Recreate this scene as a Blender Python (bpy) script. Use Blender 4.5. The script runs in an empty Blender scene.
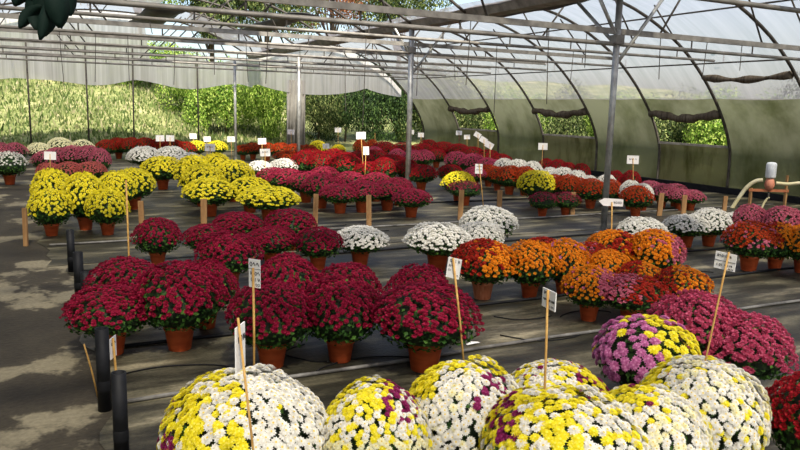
import bpy, math, random
from mathutils import Vector, Matrix
random.seed(7)
sc = bpy.context.scene
COL = sc.collection
R_ = math.radians

# ------------------------------------------------------------------ camera
FPX, CAMH, YAW, PITCH, ROLL = 720.0, 1.7, R_(27), math.atan(117/720), R_(1.47)
cF = Vector((math.sin(YAW)*math.cos(PITCH), math.cos(YAW)*math.cos(PITCH), -math.sin(PITCH)))
r0 = Vector((math.cos(YAW), -math.sin(YAW), 0)); u0 = r0.cross(cF)
cR = r0*math.cos(ROLL) + u0*math.sin(ROLL)
cU = u0*math.cos(ROLL) - r0*math.sin(ROLL)
CAM = Vector((0, 0, CAMH))
cd = bpy.data.cameras.new('camera'); cam = bpy.data.objects.new('camera', cd); COL.objects.link(cam)
cd.sensor_width = 36; cd.lens = 36*FPX/800; cd.clip_start = .05; cd.clip_end = 300
m = Matrix((( cR.x, cU.x, -cF.x, CAM.x), (cR.y, cU.y, -cF.y, CAM.y), (cR.z, cU.z, -cF.z, CAM.z), (0, 0, 0, 1)))
cam.matrix_world = m
sc.camera = cam
def ray(x, y): return cF + cR*((x-400)/FPX) + cU*((225-y)/FPX)
def ground(x, y, z=0.0):
    d = ray(x, y); return CAM + d*((z-CAMH)/d.z)
def at_y(x, y, Y):
    d = ray(x, y); return CAM + d*(Y/d.y)
def at_dist(x, y, D):            # point of the sight line at horizontal distance D
    d = ray(x, y); return CAM + d*(D/math.hypot(d.x, d.y))
def depth(P): return (P-CAM).dot(cF)

# ------------------------------------------------------------------ helpers
def lin(c):
    return tuple(((v/255)/12.92 if v/255 <= .04045 else ((v/255+.055)/1.055)**2.4) for v in c) + (1,)
class MB:
    def __init__(s): s.v = []; s.f = []; s.mi = []
    def add(s, vs, fs, mi=0):
        o = len(s.v); s.v += [tuple(v) for v in vs]; s.f += [tuple(i+o for i in f) for f in fs]; s.mi += [mi]*len(fs); return s
    def box(s, c, d, rz=0, mi=0):
        cx, cy, cz = c; a, b, h = d[0]/2, d[1]/2, d[2]/2; cs, sn = math.cos(rz), math.sin(rz)
        vs = [(cx+x*cs-y*sn, cy+x*sn+y*cs, cz+z) for x in (-a, a) for y in (-b, b) for z in (-h, h)]
        return s.add(vs, [(0,1,3,2), (4,6,7,5), (0,4,5,1), (2,3,7,6), (0,2,6,4), (1,5,7,3)], mi)
    def tube(s, path, r, n=8, mi=0, cap=True):
        P = [Vector(p) for p in path]; rs = r if isinstance(r, (list, tuple)) else [r]*len(P)
        vs = []; fs = []; prev = None
        for i, p in enumerate(P):
            t = (P[min(i+1, len(P)-1)] - P[max(i-1, 0)]).normalized()
            if prev is None:
                a = t.orthogonal().normalized()
            else:
                a = (prev - t*prev.dot(t)).normalized()
            prev = a; b = t.cross(a)
            for k in range(n):
                q = 2*math.pi*k/n; vs.append(p + (a*math.cos(q) + b*math.sin(q))*rs[i])
        for i in range(len(P)-1):
            for k in range(n):
                fs.append((i*n+k, i*n+(k+1) % n, (i+1)*n+(k+1) % n, (i+1)*n+k))
        if cap: fs += [tuple(range(n-1, -1, -1)), tuple((len(P)-1)*n+k for k in range(n))]
        return s.add(vs, fs, mi)
    def lathe(s, prof, n=24, c=(0, 0, 0), mi=0):
        vs = []; fs = []
        for r, z in prof:
            for k in range(n):
                q = 2*math.pi*k/n; vs.append((c[0]+r*math.cos(q), c[1]+r*math.sin(q), c[2]+z))
        for i in range(len(prof)-1):
            for k in range(n): fs.append((i*n+k, i*n+(k+1) % n, (i+1)*n+(k+1) % n, (i+1)*n+k))
        return s.add(vs, fs, mi)
    def mesh(s, name, smooth=False):
        me = bpy.data.meshes.new(name); me.from_pydata(s.v, [], s.f)
        if any(s.mi): me.polygons.foreach_set('material_index', s.mi)
        if smooth: me.polygons.foreach_set('use_smooth', [True]*len(s.f))
        me.update(); return me
def link(name, me, mats, parent=None, loc=(0,0,0), scale=(1,1,1), rz=0):
    if not isinstance(mats, (list, tuple)): mats = [mats]
    while len(me.materials) < len(mats): me.materials.append(None)
    o = bpy.data.objects.new(name, me); COL.objects.link(o)
    for i, mt in enumerate(mats):
        o.material_slots[i].link = 'OBJECT'; o.material_slots[i].material = mt
    o.location = loc; o.scale = scale; o.rotation_euler = (0, 0, rz)
    if parent: o.parent = parent
    return o
def obj(name, mb, mats, parent=None, smooth=False): return link(name, mb.mesh(name, smooth), mats, parent)
def tag(o, label, cat, group=None):
    o['label'] = label; o['category'] = cat
    if group: o['group'] = group
    return o
def struct(o): o['kind'] = 'structure'; return o
def thing(name, label, cat, loc=(0,0,0), rz=0, group=None):
    o = bpy.data.objects.new(name, None); COL.objects.link(o); o.empty_display_size = .1
    o.location = loc; o.rotation_euler = (0, 0, rz); return tag(o, label, cat, group)
ORD = ['first','second','third','fourth','fifth','sixth','seventh','eighth','ninth','tenth','eleventh','twelfth','thirteenth','fourteenth','fifteenth','sixteenth','seventeenth','eighteenth']

# ------------------------------------------------------------------ materials
def newmat(name):
    mt = bpy.data.materials.new(name); mt.use_nodes = True
    nt = mt.node_tree; nt.nodes.clear(); return mt, nt, nt.nodes, nt.links
def ramp(N, stops):
    r = N.new('ShaderNodeValToRGB'); e = r.color_ramp.elements
    e[0].position, e[0].color = stops[0][0], lin(stops[0][1])
    e[1].position, e[1].color = stops[-1][0], lin(stops[-1][1])
    for p, c in stops[1:-1]:
        q = e.new(p); q.color = lin(c)
    return r
def noise(N, L, scale, detail=4, rough=.6, coord='Object', stretch=None):
    tc = N.new('ShaderNodeTexCoord'); n = N.new('ShaderNodeTexNoise')
    n.inputs['Scale'].default_value = scale; n.inputs['Detail'].default_value = detail; n.inputs['Roughness'].default_value = rough
    src = tc.outputs[coord]
    if stretch:
        mp = N.new('ShaderNodeMapping'); mp.inputs['Scale'].default_value = stretch
        L.new(src, mp.inputs['Vector']); src = mp.outputs['Vector']
    L.new(src, n.inputs['Vector']); return n
def principled(N, L, rough=.6, spec=.3):
    b = N.new('ShaderNodeBsdfPrincipled'); o = N.new('ShaderNodeOutputMaterial'); L.new(b.outputs[0], o.inputs[0])
    b.inputs['Roughness'].default_value = rough; b.inputs['Specular IOR Level'].default_value = spec; return b
def simple(name, c1, c2=None, rough=.6, spec=.3, metal=0, scale=12, stretch=None, lo=.35, hi=.65):
    mt, nt, N, L = newmat(name); b = principled(N, L, rough, spec); b.inputs['Metallic'].default_value = metal
    n = noise(N, L, scale, stretch=stretch); r = ramp(N, [(lo, c1), (hi, c2 or c1)])
    L.new(n.outputs['Fac'], r.inputs[0]); L.new(r.outputs[0], b.inputs['Base Color']); return mt
def island(name, stops, rough=.65, spec=.2, transl=0.0):
    """petals / leaves: colour varies from one loose piece to the next"""
    mt, nt, N, L = newmat(name); b = principled(N, L, rough, spec)
    g = N.new('ShaderNodeNewGeometry'); r = ramp(N, stops); L.new(g.outputs['Random Per Island'], r.inputs[0])
    L.new(r.outputs[0], b.inputs['Base Color'])
    if transl:
        t = N.new('ShaderNodeBsdfTranslucent'); L.new(r.outputs[0], t.inputs['Color'])
        mx = N.new('ShaderNodeMixShader'); mx.inputs[0].default_value = transl
        o = [x for x in N if x.type == 'OUTPUT_MATERIAL'][0]
        L.new(b.outputs[0], mx.inputs[1]); L.new(t.outputs[0], mx.inputs[2]); L.new(mx.outputs[0], o.inputs[0])
    return mt
PET = {
 'burgundy': island('petal_burgundy', [(0,(118,10,38)), (.6,(150,18,54)), (1,(172,34,74))], transl=.4),
 'crimson':  island('petal_crimson',  [(0,(128,12,20)), (.6,(160,18,30)), (1,(184,34,46))], transl=.4),
 'raspberry':island('petal_raspberry',[(0,(136,26,52)), (.6,(164,40,70)), (1,(188,70,98))], transl=.4),
 'magenta':  island('petal_magenta',  [(0,(156,46,76)), (.6,(186,68,100)), (1,(208,106,134))], transl=.4),
 'mauve':    island('petal_mauve',    [(0,(168,72,96)), (.6,(198,100,122)), (1,(216,138,154))], transl=.4),
 'pink':     island('petal_pink',     [(0,(176,86,140)), (.6,(202,116,168)), (1,(222,156,196))], transl=.4),
 'purple':   island('petal_purple',   [(0,(122,24,74)), (.6,(146,36,94)), (1,(170,60,120))], transl=.4),
 'rust':     island('petal_rust',     [(0,(150,40,18)), (.6,(182,62,22)), (1,(206,92,34))], transl=.4),
 'brick':    island('petal_brick',    [(0,(138,24,16)), (.6,(164,34,20)), (1,(188,58,32))], transl=.4),
 'orange':   island('petal_orange',   [(0,(204,112,10)), (.6,(226,138,18)), (1,(240,166,48))], transl=.4),
 'salmon':   island('petal_salmon',   [(0,(176,84,80)), (.6,(198,104,98)), (1,(216,136,128))], transl=.4),
 'yellow':   island('petal_yellow',   [(0,(228,212,20)), (.6,(242,230,48)), (1,(250,242,110))], transl=.4),
 'white':    island('petal_white',    [(0,(226,222,210)), (.6,(240,238,230)), (1,(250,248,244))], transl=.4),
 'cream':    island('petal_cream',    [(0,(232,226,180)), (.6,(244,240,206)), (1,(250,248,226))], transl=.4),
}
EYE = simple('bloom_eye', (226,206,110), (206,176,70), scale=60)
LEAF = island('leaf_green', [(0,(26,52,18)), (.5,(46,82,28)), (1,(78,116,44))], transl=.2)
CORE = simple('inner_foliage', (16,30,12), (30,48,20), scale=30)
POT = simple('terracotta_plastic', (168,70,34), (196,92,48), rough=.5, scale=6, stretch=(1,1,4))
POTD = simple('dusty_terracotta', (176,98,62), (200,128,92), rough=.65, scale=9, stretch=(6,6,1))
STEEL = simple('galvanised_steel', (146,146,142), (186,186,180), rough=.45, metal=.6, scale=8)
CHORD = simple('weathered_steel', (112,108,102), (150,146,138), rough=.6, metal=.3, scale=5)
DARKM = simple('dark_steel', (60,56,52), (92,86,78), rough=.6, metal=.3, scale=9)
WOOD = simple('stake_wood', (128,94,60), (166,128,84), rough=.8, scale=14, stretch=(1,1,.15))
CANE = simple('bamboo_cane', (168,126,62), (200,160,92), rough=.6, scale=20)
CARD = simple('white_card', (226,224,220), (240,238,234), rough=.6, scale=4)
INK = simple('marker_ink', (28,26,34), rough=.6)
BLK = simple('black_plastic', (14,15,17), (28,29,33), rough=.6, spec=.2, scale=7)
HOSEG = simple('dusty_grey_pipe', (70,68,66), (128,126,122), rough=.5, scale=6)

def film_mat(name, tint, transp, transl, streak=(18, 18, .7), dirt=.3, dcol=(120,116,104)):
    mt, nt, N, L = newmat(name)
    o = N.new('ShaderNodeOutputMaterial')
    n = noise(N, L, 1.0, detail=5, stretch=streak); r = ramp(N, [(.3, dcol), (.3+.35*(1-dirt)+.1, tint)])
    L.new(n.outputs['Fac'], r.inputs[0])
    tl = N.new('ShaderNodeBsdfTranslucent'); df = N.new('ShaderNodeBsdfDiffuse'); tp = N.new('ShaderNodeBsdfTransparent')
    for q in (tl, df): L.new(r.outputs[0], q.inputs['Color'])
    tp.inputs['Color'].default_value = (.94, .94, .93, 1)
    a = N.new('ShaderNodeMixShader'); a.inputs[0].default_value = transl
    L.new(df.outputs[0], a.inputs[1]); L.new(tl.outputs[0], a.inputs[2])
    b = N.new('ShaderNodeMixShader'); b.inputs[0].default_value = transp
    L.new(a.outputs[0], b.inputs[1]); L.new(tp.outputs[0], b.inputs[2]); L.new(b.outputs[0], o.inputs[0])
    return mt
FILM = film_mat('roof_film', (176,172,175), .36, .48, streak=(.35, 5, .35), dirt=.2, dcol=(150,147,148))
WFILM = film_mat('wall_film_algae', (132,132,106), .04, .5, streak=(1, .9, .5), dirt=.5, dcol=(80,82,54))
PANEL = film_mat('sill_panel_algae', (120,116,86), .03, .4, streak=(3, 3, .8), dirt=.7, dcol=(78,74,46))
GFILM = film_mat('gable_film', (236,232,230), .14, .4, streak=(10, 10, .2), dirt=.2, dcol=(196,192,186))
FLAP = film_mat('rolled_film', (120,110,96), .0, .25, dirt=.5, dcol=(70,60,50))
DFLAP = simple('shaded_folded_sheet', (56,56,58), (88,88,90), rough=.6, scale=3)  # shadow on the folded vent film is put into this dark colour

# floor: worn concrete, and dusty woven ground cloth over the beds
def floor_mat(name, base, stops, scale, stretch, rough=.7, fine=30):
    mt, nt, N, L = newmat(name); b = principled(N, L, rough, .3)
    n = noise(N, L, scale, detail=6, rough=.62, stretch=stretch); r = ramp(N, stops); L.new(n.outputs['Fac'], r.inputs[0])
    n2 = noise(N, L, fine, detail=3); mx = N.new('ShaderNodeMix'); mx.data_type = 'RGBA'; mx.blend_type = 'MULTIPLY'
    mx.inputs['Factor'].default_value = .55; r2 = ramp(N, [(.3,(150,150,150)), (.7,(255,255,255))]); L.new(n2.outputs['Fac'], r2.inputs[0])
    L.new(r.outputs[0], mx.inputs['A']); L.new(r2.outputs[0], mx.inputs['B']); L.new(mx.outputs['Result'], b.inputs['Base Color'])
    bp = N.new('ShaderNodeBump'); bp.inputs['Strength'].default_value = .25; bp.inputs['Distance'].default_value = .02
    L.new(n2.outputs['Fac'], bp.inputs['Height']); L.new(bp.outputs[0], b.inputs['Normal'])
    return mt
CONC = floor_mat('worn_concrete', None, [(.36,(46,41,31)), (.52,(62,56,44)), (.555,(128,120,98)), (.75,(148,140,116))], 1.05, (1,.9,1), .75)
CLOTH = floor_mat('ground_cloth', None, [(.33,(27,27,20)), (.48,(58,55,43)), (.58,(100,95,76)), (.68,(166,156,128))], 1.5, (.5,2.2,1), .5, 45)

# ------------------------------------------------------------------ floor
TUN_END = 25.5
def sheet(x0, x1, y0, y1, z, nx, ny, wob=None, zf=None):
    mb = MB(); vs = []; fs = []
    for j in range(ny+1):
        for i in range(nx+1):
            x = x0+(x1-x0)*i/nx; y = y0+(y1-y0)*j/ny
            if wob and i == 0: x += wob(y)
            vs.append((x, y, z + (zf(x, y) if zf else 0)))
    for j in range(ny):
        for i in range(nx): a = j*(nx+1)+i; fs.append((a, a+1, a+nx+2, a+nx+1))
    return mb.add(vs, fs)
mb = MB(); mb.box((5.5, 8.25, -.06), (17.2, 35.9, .12))
struct(obj('floor', mb, CONC))
for k, (ya, yb) in enumerate([(.6, 8.0), (8.06, TUN_END)]):
    wob = lambda y: .05*math.sin(y*3.1)+.04*math.sin(y*7.7+1)
    t = obj('trim_%d' % (k+1), sheet(.3 if k == 0 else .05, 13.6, ya, yb, .006, 4, 60, wob), CLOTH); struct(t)

# ------------------------------------------------------------------ greenhouse shell
RIB_Y = [-9.5, -7.3, -5.1, -2.8, -.6, 1.6, 3.7, 5.8, 6.85, 8.95, 11.05, 13.1, 15.35, 17.7, 20.1, 22.6, 25.3]  # bays behind the camera are unseen, added to keep direct sun off the plants
PROF = [(13.85,0), (13.85,.6), (13.8,1.02), (13.48,1.66), (12.85,2.43), (11.96,3.15), (10.7,3.74), (9.5,3.95), (8.3,3.8), (7.2,3.36)]
LPROF = [(6.8,3.36), (5.9,3.86), (4.6,4.3), (3.0,4.5), (1.2,4.46), (-.6,4.15), (-1.9,3.6), (-2.45,3.2)]
def smooth_path(P, n=4):
    out = []
    for i in range(len(P)-1):
        p0, p1, p2, p3 = [P[max(0, min(len(P)-1, j))] for j in (i-1, i, i+1, i+2)]
        for k in range(n):
            t = k/n
            out.append(tuple(.5*((2*b)+(-a+c)*t+(2*a-5*b+4*c-d)*t*t+(-a+3*b-3*c+d)*t**3) for a, b, c, d in zip(p0, p1, p2, p3)))
    return out+[P[-1]]
PR = smooth_path(PROF, 4); LP = smooth_path(LPROF, 4)
def loft(path, y0, y1, ny, sag=0, eps=0.02):
    vs = []; fs = []; n = len(path)
    for j in range(ny+1):
        t = j/ny; y = y0+(y1-y0)*t
        for (x, z) in path: vs.append((x, y, z - sag*math.sin(math.pi*t)))
    for j in range(ny):
        for i in range(n-1): a = j*n+i; fs.append((a, a+1, a+n+1, a+n))
    return vs, fs
SPLIT = [i for i, p in enumerate(PR) if p[1] > 2.0][0]
SILL = [i for i, p in enumerate(PR) if p[1] >= 1.0][0]
HEAD = [i for i, p in enumerate(PR) if p[1] >= 1.62][0]
off = lambda pts: [(x+.035, z+.03) for x, z in pts]
wall, panel, roof = MB(), MB(), MB()
OPEN = {(22.6), (17.7), (13.1)}                          # bays with a rolled-up window, named by their far rib
for a, b in zip(RIB_Y[:-1], RIB_Y[1:]):
    if b in OPEN:
        panel.add(*loft(off(PR[:SILL+1]), a, b, 2)); wall.add(*loft(off(PR[HEAD:SPLIT+1]), a, b, 2))
    else:
        wall.add(*loft(off(PR[:SPLIT+1]), a, b, 2))
    roof.add(*loft(off(PR[SPLIT:]), a, b, 3, .03))
struct(obj('wall_right', wall, WFILM, smooth=True))
for k, b in enumerate(sorted(OPEN)):
    a = RIB_Y[RIB_Y.index(b)-1]
    p = MB().add(*loft(off(PR[:SILL+1]), a, b, 2)); w = struct(obj('window_%d' % (k+1), p, PANEL, smooth=True))
    s = PR[SILL]; q = MB().box((s[0], (a+b)/2, s[1]), (.05, b-a, .05)); obj('sill', q, CHORD, w)
# left tunnel roof with an open ridge vent strip near the gutter
V0, V1 = 1, 11
for a, b in zip(RIB_Y[:-1], RIB_Y[1:]):
    if 8.9 <= a < 22: 
        roof.add(*loft([(x, z+.035) for x, z in LP[:V0+1]], a, b, 2, .02)); roof.add(*loft([(x, z+.035) for x, z in LP[V1:]], a, b, 3, .03))
    else:
        roof.add(*loft([(x, z+.035) for x, z in LP], a, b, 3, .03))
struct(obj('ceiling', roof, FILM, smooth=True))
lw = MB(); vs, fs = loft([(-2.5, 0), (-2.5, 1.6), (-2.48, 3.2)], -9.5, TUN_END, 20); lw.add(vs, fs)  # unseen stretch behind the camera added to shut out direct sun
struct(obj('wall_left', lw, WFILM))
# far gable: film hangs from the last arch down to a sagging hem
gb = MB()
def gable(path, x0, x1, n, hem):
    def ztop(x):
        for (xa, za), (xb, zb) in zip(path[:-1], path[1:]):
            lo, hi = min(xa, xb), max(xa, xb)
            if lo <= x <= hi: return za+(zb-za)*(x-xa)/(xb-xa) if xb != xa else za
        return 3.2
    vs = []; fs = []
    for i in range(n+1):
        x = x0+(x1-x0)*i/n; h = hem(x); zt = max(ztop(x), h+.02)
        if 3.4 < x < 6.9: zt = min(zt, 3.2+.12*math.sin(x*3))
        for k in range(4): vs.append((x, TUN_END+.03*math.sin(x*9)*(1-k/3), h+(zt-h)*k/3))
    for i in range(n):
        for k in range(3): a = i*4+k; fs.append((a, a+4, a+5, a+1))
    gb.add(vs, fs)
gable(LP, -2.4, 7.0, 60, lambda x: 2.36-.16*abs(math.sin(x*.9+.4))+.05*math.sin(x*2.3))
gable(PR, 7.0, 12.9, 44, lambda x: 2.42-.32*abs(math.sin((x-7.2)*.75))**.7)
struct(obj('wall_back', gb, GFILM, smooth=True))
# rolled window sheets (the strip of folded film above each opening)
for k, b in enumerate(sorted(OPEN)):
    a = RIB_Y[RIB_Y.index(b)-1]; h = PR[HEAD]; n = 14
    path = [(h[0]-.06+.02*math.sin(i*1.7), a+.03+(b-a-.06)*i/n, h[1]+.06-.10*math.sin(math.pi*i/n)**2+.02*math.sin(i*2.1+k)) for i in range(n+1)]
    ro = obj('rolled_window_film', MB().tube(path, [.09+.02*math.sin(i*1.3+k) for i in range(n+1)], 10), FLAP, smooth=True)
    tag(ro, 'brown rolled-up film above %s wall window, %s' % (['the nearest','the middle','the farthest'][k], ['between arches beside the mauve mums','behind the white and rust rows','by the back right corner'][k]), 'rolled film', 'rolled window films')

a, b = 8.95, 11.05; h = (12.72, 2.5)
o = obj('rolled_window_film', MB().tube([(h[0]+.02*math.sin(i*1.7), a+.05+(b-a-.1)*i/14, h[1]-.07*math.sin(math.pi*i/14)) for i in range(15)], [.06+.025*math.sin(i*1.1+1) for i in range(15)], 10), FLAP, smooth=True)
tag(o, 'brown rolled-up film high on the right wall above the hose stand', 'rolled film', 'rolled window films')
# arches
for k, y in enumerate(RIB_Y):
    path = [(x, y, z) for x, z in PR]
    o = obj('tunnel_arch', MB().tube(path, .032, 8), DARKM, smooth=True)
    tag(o, 'dark curved steel arch of the right tunnel, %s from the far end' % ORD[len(RIB_Y)-1-k], 'greenhouse arch', 'right tunnel arches')
for k, y in enumerate(RIB_Y):
    o = obj('tunnel_arch', MB().tube([(x, y, z) for x, z in LP], .028, 8), DARKM, smooth=True)
    tag(o, 'dark curved steel arch of the left tunnel roof, %s from the far end' % ORD[len(RIB_Y)-1-k], 'greenhouse arch', 'left tunnel arches')
for i, nm in ((18, 'lowest'), (23, 'middle'), (28, 'topmost')):
    x, z = PR[i]; o = obj('roof_purlin', MB().tube([(x, -9.5, z-.04), (x, TUN_END, z-.04)], .016, 6), DARKM)
    tag(o, 'thin roof rail running lengthwise under the right film, %s of three' % nm, 'purlin', 'right tunnel purlins')
for i, nm in ((8, 'right'), (14, 'middle'), (20, 'left')):
    x, z = LP[i]; o = obj('roof_purlin', MB().tube([(x, -9.5, z-.04), (x, TUN_END, z-.04)], .016, 6), DARKM)
    tag(o, 'thin roof rail running lengthwise under the left film, %s of three' % nm, 'purlin', 'left tunnel purlins')
# gutter between the tunnels
g = MB(); g.add([(x, y, z) for y in (-9.5, TUN_END) for x, z in ((6.76,3.42), (6.86,3.28), (7.14,3.28), (7.24,3.42), (7.21,3.43), (7.12,3.31), (6.88,3.31), (6.79,3.43))],
      [(i, (i+1) % 8, 8+(i+1) % 8, 8+i) for i in range(8)]+[tuple(range(7,-1,-1)), tuple(range(8,16))])
tag(obj('roof_gutter', g, CHORD), 'long dark grey gutter between the two tunnel roofs above the posts', 'gutter')
g = MB(); g.box((-2.47, 8, 3.2), (.25, 35, .1)); tag(obj('roof_gutter', g, CHORD), 'grey gutter along the left edge of the left roof', 'gutter')
# dark folded vent sheets hanging beside the gutter
def folded(name, pts, w, label):
    vs = []; fs = []; n = len(pts)
    for i, p in enumerate(pts):
        t = i/(n-1); s = math.sin(math.pi*t)
        for k in range(5):
            q = k/4; vs.append((p[0]+w*(q-.5), p[1], p[2]-.16*s*math.sin(math.pi*q)+.02*math.sin(i*1.9+k)))
    for i in range(n-1):
        for k in range(4): a = i*5+k; fs.append((a, a+1, a+6, a+5))
    mbx = MB().add(vs, fs); o = obj(name, mbx, DFLAP, smooth=True)
    so = o.modifiers.new('thick', 'SOLIDIFY'); so.thickness = .012
    return tag(o, label, 'vent sheet', 'sagging vent sheets')
def line(a, b, n): return [tuple(x+(y-x)*i/n for x, y in zip(a, b)) for i in range(n+1)]
folded('vent_sheet', line((7.55, 7.2, 3.5), (7.55, 12.9, 3.5), 12), .5, 'dark folded vent sheet sagging beside the gutter, left of the nearest post top')
folded('vent_sheet', line((7.55, 13.6, 3.5), (7.55, 19.5, 3.5), 12), .45, 'dark folded vent sheet sagging beside the gutter near the second post top')
folded('vent_sheet', line((3.2, 12.0, 4.18), (3.2, 15.2, 4.18), 8), .9, 'dark sagging vent sheet under the left roof, nearer one')
folded('vent_sheet', line((3.0, 18.5, 3.9), (3.0, 22.4, 3.9), 8), .9, 'dark sagging vent sheet under the left roof, farther one')
folded('vent_sheet', line((5.6, 16.0, 3.75), (5.6, 21.5, 3.75), 8), .7, 'dark sagging vent sheet next to the roof opening with trees')

# posts
POSTS = [(7.22, 7.75, 'nearest tall grey steel post, rising behind the white mums', .045), (6.88, 13.2, 'tall grey steel post standing in the raspberry and crimson mums', .055),
         (6.32, 18.5, 'thin pale steel post in front of the wide grey panel', .05), (5.4, 21.6, 'thin pale steel post beside the far yellow mums', .04),
         ]
for x, y, lb, r in POSTS:
    ht = 3.3 if x >= 6.8 else 2.95
    t = thing('support_post', lb, 'post', (x, y, 0), 0, 'steel support posts')
    obj('pole', MB().tube([(0,0,0), (0,0,ht)], r, 14), STEEL, t, True)
    obj('base_plate', MB().box((0,0,.011), (.18,.18,.022)), STEEL, t)
    if x > 6.8:
        for q, (a, b) in enumerate((((0,0,2.35), (.95,0,3.5)), ((0,0,2.72), (-.4,0,3.28)), ((0,0,2.62), (0,.85,3.28)))):
            obj('brace', MB().tube([a, b], .026, 8), STEEL, t, True)
        obj('bracket', MB().box((0,0,2.7 if y < 8 else 2.86), (.15,.13,.12)), CHORD, t)
for px, lb in ((30,'far left'), (88,'second from left'), (133,'third from left'), (198,'rightmost')):
    p = at_y(px, 120, TUN_END); o = obj('end_pole', MB().tube([(p.x, TUN_END-.05, 0), (p.x+(.05 if px == 133 else 0), TUN_END-.05, 3.4)], .026, 8), DARKM, smooth=True)
    tag(o, 'slim dark pole before the grass bank, %s of four' % lb, 'pole', 'poles at the open far end')
p = at_y(296, 110, TUN_END)
w = MB(); n = 12
vs = [(p.x-.33+.66*i/n, TUN_END+.05*math.sin(i*2.4), z) for i in range(n+1) for z in (.0, 2.6)]
w.add(vs, [(2*i, 2*i+2, 2*i+3, 2*i+1) for i in range(n)])
o = obj('upright_screen', w, simple('grey_panel', (140,136,126), (166,162,152), scale=3), smooth=True)
o.modifiers.new('thick', 'SOLIDIFY').thickness = .03
tag(o, 'wide pale grey panel hanging upright at the far end behind thin post', 'panel')

# trusses across both tunnels
TR_Y = [2.4, 5.05, 7.75, 10.45, 13.2, 15.85, 18.5, 21.15, 23.8]
def roofz(x):
    path = PR if x > 7 else LP
    for (xa, za), (xb, zb) in zip(path[:-1], path[1:]):
        if min(xa, xb) <= x <= max(xa, xb) and xa != xb and za > 1.5: return za+(zb-za)*(x-xa)/(xb-xa)
    return 3.3
for k, y in enumerate(TR_Y):
    t = thing('roof_truss', 'horizontal double-pipe grey steel roof truss, %s from the far end' % ORD[len(TR_Y)-1-k], 'truss', (0, y, 0), 0, 'cross trusses')
    x0, x1, zb = -2.4, 12.35, (2.64 if k == 2 else 2.80)
    obj('lower_chord', MB().tube([(x0,0,zb), (x1,0,zb)], .026, 8), CHORD, t, True)
    obj('upper_chord', MB().box(((x0+x1)/2, 0, zb+.17), (x1-x0, .045, .075)), CHORD, t)
    xs = [x0+.5+1.32*i for i in range(12)]
    for x in xs: obj('web_bar', MB().tube([(x,0,zb), (x,0,zb+.17)], .012, 6), DARKM, t)
    for xa, xb in ((1.2,.2), (3.0,4.3), (5.1,4.4), (8.0,8.7), (10.2,9.5), (11.4,10.6), (-1.2,-.4)):
        obj('strut', MB().tube([(xa,0,zb+.17), (xb,0,roofz(xb)-.03)], .016, 6), DARKM, t, True)
# thin wires hanging from the trusses
for k, (px, j, z0) in enumerate([(128,4,1.9), (150,3,2.6), (175,4,2.0), (214,4,2.2), (246,4,2.1), (268,3,2.0), (300,4,2.2), (345,4,1.6), (366,3,1.4), (418,3,1.9), (455,4,2.3), (470,2,2.0), (497,3,1.6), (548,2,1.8), (574,3,2.2), (586,2,2.3), (660,2,2.2), (707,2,2.3), (742,2,2.4), (60,4,1.9), (96,4,2.0)]):
    y = TR_Y[j]; p = at_y(px, 45, y); sx = .04*math.sin(k*2.1)
    o = obj('hanging_wire', MB().tube([(p.x, y, 2.8), (p.x+sx*.4, y, (2.8+z0)/2), (p.x+sx, y, z0)], .006, 5), DARKM)
    tag(o, 'thin dark wire hanging straight down from a roof truss', 'wire', 'hanging wires')

# ------------------------------------------------------------------ chrysanthemum prototypes
def lump(seed):
    rr = random.Random(seed); ws = [(rr.uniform(1.5,4), rr.uniform(0,6.3), rr.uniform(1.5,4), rr.uniform(0,6.3)) for _ in range(4)]
    return lambda az, ph: 1+.028*sum(math.sin(a*az*0+round(a)*az+b)*math.sin(c*ph+d) for a, b, c, d in ws)
ASP = 1.7
def dome_pt(az, ph, L=None, s=1.0):
    """chrysanthemum head: radius 1, height 0..ASP"""
    r = math.sin(ph); z = .40+.60*math.cos(ph) if ph < math.pi/2 else .40+.40*math.cos(ph)*1.0
    k = (L(az, ph) if L else 1)*s
    return Vector((r*k*math.cos(az), r*k*math.sin(az), ASP*(.40+(z-.40)*k)))
def dome_n(az, ph):
    e = .02; a = dome_pt(az+e, ph)-dome_pt(az-e, ph); b = dome_pt(az, ph+e)-dome_pt(az, ph-e)
    n = b.cross(a); n = n.normalized() if n.length > 1e-9 else Vector((0,0,1))
    p = dome_pt(az, ph)-Vector((0,0,.4*ASP))
    return n if n.dot(p) > 0 else -n
def bloom(mb, p, n, b, rings, rr, mi_eye=None, squash=1.0):
    a = n.orthogonal().normalized(); c = n.cross(a); q0 = rr.uniform(0, 6.28)
    for (cnt, r0_, r1_, z0_, z1_, wd) in rings:
        for k in range(cnt):
            q = q0+2*math.pi*(k+rr.uniform(-.12,.12))/cnt; d = a*math.cos(q)+c*math.sin(q); e = c*math.cos(q)-a*math.sin(q)
            r1j = r1_*rr.uniform(.9,1.08); rm = r0_+(r1j-r0_)*.62; zm = z0_+(z1_-z0_)*.62+.06
            mb.add([p+d*(b*r0_)+n*(b*z0_), p+d*(b*rm)+e*(b*wd)+n*(b*zm), p+d*(b*r1j)+n*(b*z1_), p+d*(b*rm)-e*(b*wd)+n*(b*zm)], [(0,1,2,3)])
        q0 += 1.1
    if mi_eye is not None:
        vs = [p+n*(b*.42)]+[p+(a*math.cos(2*math.pi*k/6)+c*math.sin(2*math.pi*k/6))*(b*.2)+n*(b*.36) for k in range(6)]
        mb.add(vs, [(0, 1+k, 1+(k+1) % 6) for k in range(6)], mi_eye)
POM = [(8,.2,1.0,.0,.2,.3), (7,.15,.86,.25,.55,.28), (5,.02,.5,.55,.9,.26)]
DAISY = [(12,.1,1.0,.02,.08,.22), (10,.1,.78,.14,.26,.2), (7,.06,.48,.26,.4,.16)]
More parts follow.
